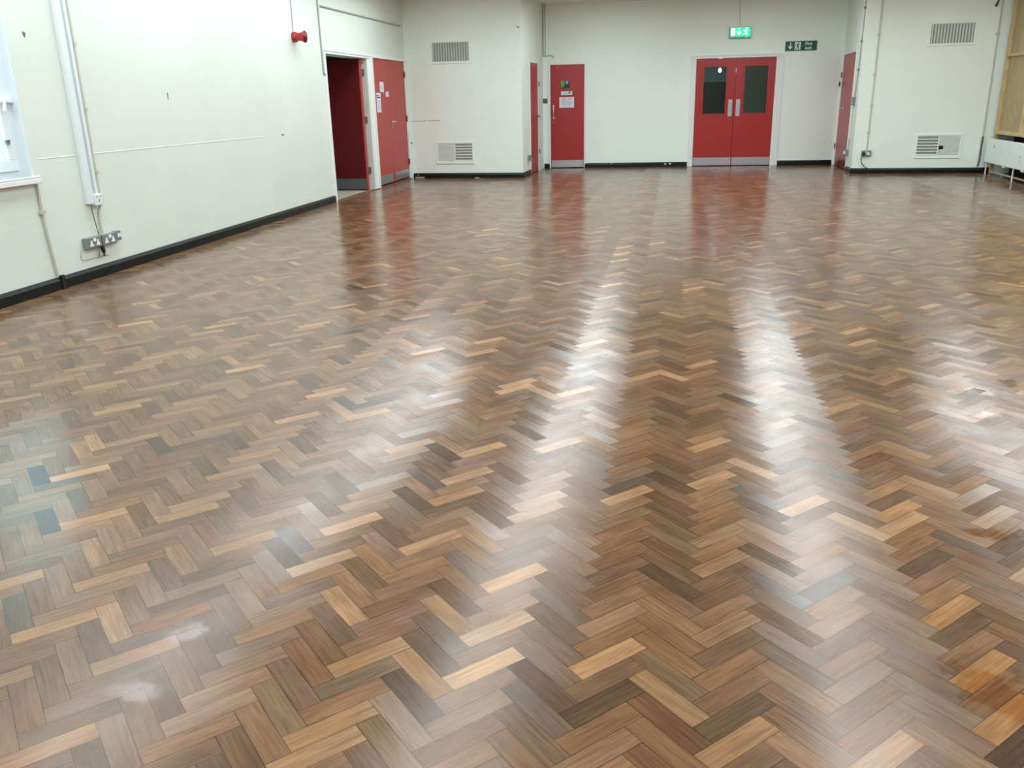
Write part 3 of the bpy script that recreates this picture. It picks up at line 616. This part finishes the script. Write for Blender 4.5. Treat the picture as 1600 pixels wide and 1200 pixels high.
obj('power_cable',G().tube([(.02,-.07,.012),(.0,-.06,-.05),(.012,-.05,-.12),(.06,-.04,-.18),(.11,-.034,-.214),(.135,-.03,-.222)],.008,8),M['darkgrey'],t)
t=thing('service_pipe','white service pipe with dark lower sleeve near the boarded wall','pipe','C',2.165,.12)
obj('tube',G().tube([(0,-.016,3.18),(0,-.016,.52)],.013,8),M['conduit'],t)
obj('clip',G().box(-.03,.02,-.03,0,2.2,2.24),M['conduit'],t)
obj('sleeve',G().tube([(0,-.018,.52),(-.004,-.018,.1),(-.02,-.018,.0)],.016,8),M['darkgrey'],t)
t=thing('black_cable','black cable end hanging high up near the boarded wall','cable','C',2.05,2.76)
obj('wire',G().tube([(.075,-.02,.53),(.06,-.025,.2),(.042,-.03,.085),(.012,-.03,.01)],[.006,.006,.014,.018],8),M['black'],t)

# ------------------------------------------------------------------ right wall: plywood boarding, radiator, pipe
t=thing('timber_boarding','bare plywood boarding on pine studs above the white radiator','boarding','R',0,0)
BAY=1.245
for i in range(17):
    u=.085+BAY*i
    obj('stud',G().box(u,u+.075,-.0,.055,0 if i%2==0 else .69,CEIL),M['pine'],t,.003)
    if i<16:
        u1=u+BAY
        obj('plywood_sheet',G().box(u+.04,u1+.03,.045,.063,.70,1.96),M['ply'],t)
        obj('plywood_sheet',G().box(u+.04,u1+.03,.045,.063,1.96,CEIL),M['ply'],t)
        obj('rail',G().box(u+.075,u1,.004,.05,1.955,2.0),M['pine'],t,.003)
        obj('bottom_rail',G().box(u+.075,u1,.004,.05,.685,.745),M['pine'],t,.003)
t=thing('radiator','white steel panel radiator with chipped holes under the plywood boarding','radiator','R',.09,0)
def rpanel(y0,y1):
    g=G(); z0,z1,c=.205,.605,.035
    pts=[(c,z0),(2.5-c,z0),(2.5,z0+c),(2.5,z1-c),(2.5-c,z1),(c,z1),(0,z1-c),(0,z0+c)]
    return g.prism(pts,y0,y1)
p=obj('front_panel',rpanel(-.105,-.085),M['rad'],t,.006); obj('rear_panel',rpanel(-.045,-.03),M['rad'],t,.006)
obj('top_grille',G().box(.03,2.47,-.085,-.045,.585,.60),M['rad'],t)
for x,z,r in ((.47,.49,.02),(1.77,.405,.015),(1.80,.335,.013)): obj('chip_hole',G().prism([(x-r*.7,z-r),(x+r*.4,z-r*1.2),(x+r*.8,z+r),(x-r*.1,z+r*1.4)],-.1065,-.104),M['hole'],p)
for x in (.06,1.48): obj('leg',G().tube([(x,-.07,.21),(x,-.07,0)],.014,8),M['rad'],t)
for x in (1.0,1.9): obj('bracket',G().box(x,x+.12,-.1,-.04,.18,.215),M['rad'],t)
t=thing('heating_pipe','pale heating pipe along the floor under the radiator','pipe','R',.3,0)
obj('tube',G().tube([(0,-.02,.045),(6,-.02,.045)],.016,8),M['greyconduit'],t)
for x in (.6,2.2,4.0): obj('bracket',G().box(x-.012,x+.012,-.035,-.005,0,.05),M['greyconduit'],t)

# ------------------------------------------------------------------ ceiling lights: rows of fluorescent fittings along the hall
def ceiling_light():
    e=bpy.data.objects.new('ceiling_light',None); link(e)
    tag(e,'long white fluorescent ceiling light whose glow streaks the polished floor','light','ceiling lights in rows along the hall')
    obj('housing',G().box(-FW-.02,FW+.02,-FL/2-.03,FL/2+.03,-.03,0).box(-FW-.02,-FW-.005,-FL/2-.03,FL/2+.03,-.07,-.03).box(FW+.005,FW+.02,-FL/2-.03,FL/2+.03,-.07,-.03),M['fixture'],e)
    obj('diffuser',G().add([(-FW,-FL/2,-.06),(FW,-FL/2,-.06),(FW,FL/2,-.06),(-FW,FL/2,-.06)],[(0,3,2,1)]),M['lamp'],e)
    return e
proto=ceiling_light(); first=True
def copy_tree(o,parent=None):
    c=o.copy(); COL.objects.link(c)
    if parent is not None: c.parent=parent
    for ch in o.children: copy_tree(ch,c)
    return c
for x,ys in ROWS:
    for y in ys:
        e=proto if first else copy_tree(proto); first=False
        e.location=(x,y,CEIL)

# ------------------------------------------------------------------ daylight, camera, view
w=bpy.data.worlds.new('World'); scn.world=w; w.use_nodes=True
bg=w.node_tree.nodes['Background']; bg.inputs['Color'].default_value=(.66,.9,1,1); bg.inputs['Strength'].default_value=SKY
cam=bpy.data.cameras.new('camera'); co=bpy.data.objects.new('camera',cam); link(co)
cam.sensor_fit='HORIZONTAL'; cam.sensor_width=36; cam.lens=1328.86/1600*36; cam.clip_start=.05
X=Vector((0.9779929,0.2074803,-0.0219521)); U=Vector((-0.0455307,0.3149206,0.9480253)); F=Vector((-0.2036097,0.9261625,-0.3174368))
co.matrix_world=Matrix(((X.x,U.x,-F.x,0),(X.y,U.y,-F.y,0),(X.z,U.z,-F.z,1.45),(0,0,0,1)))
scn.camera=co
vs=scn.view_settings; vs.view_transform='Standard'; vs.look='None'; vs.gamma=1; vs.use_curve_mapping=False; vs.exposure=EXPO
scn.cycles.use_denoising=True
scn.cycles.max_bounces=10; scn.cycles.diffuse_bounces=6
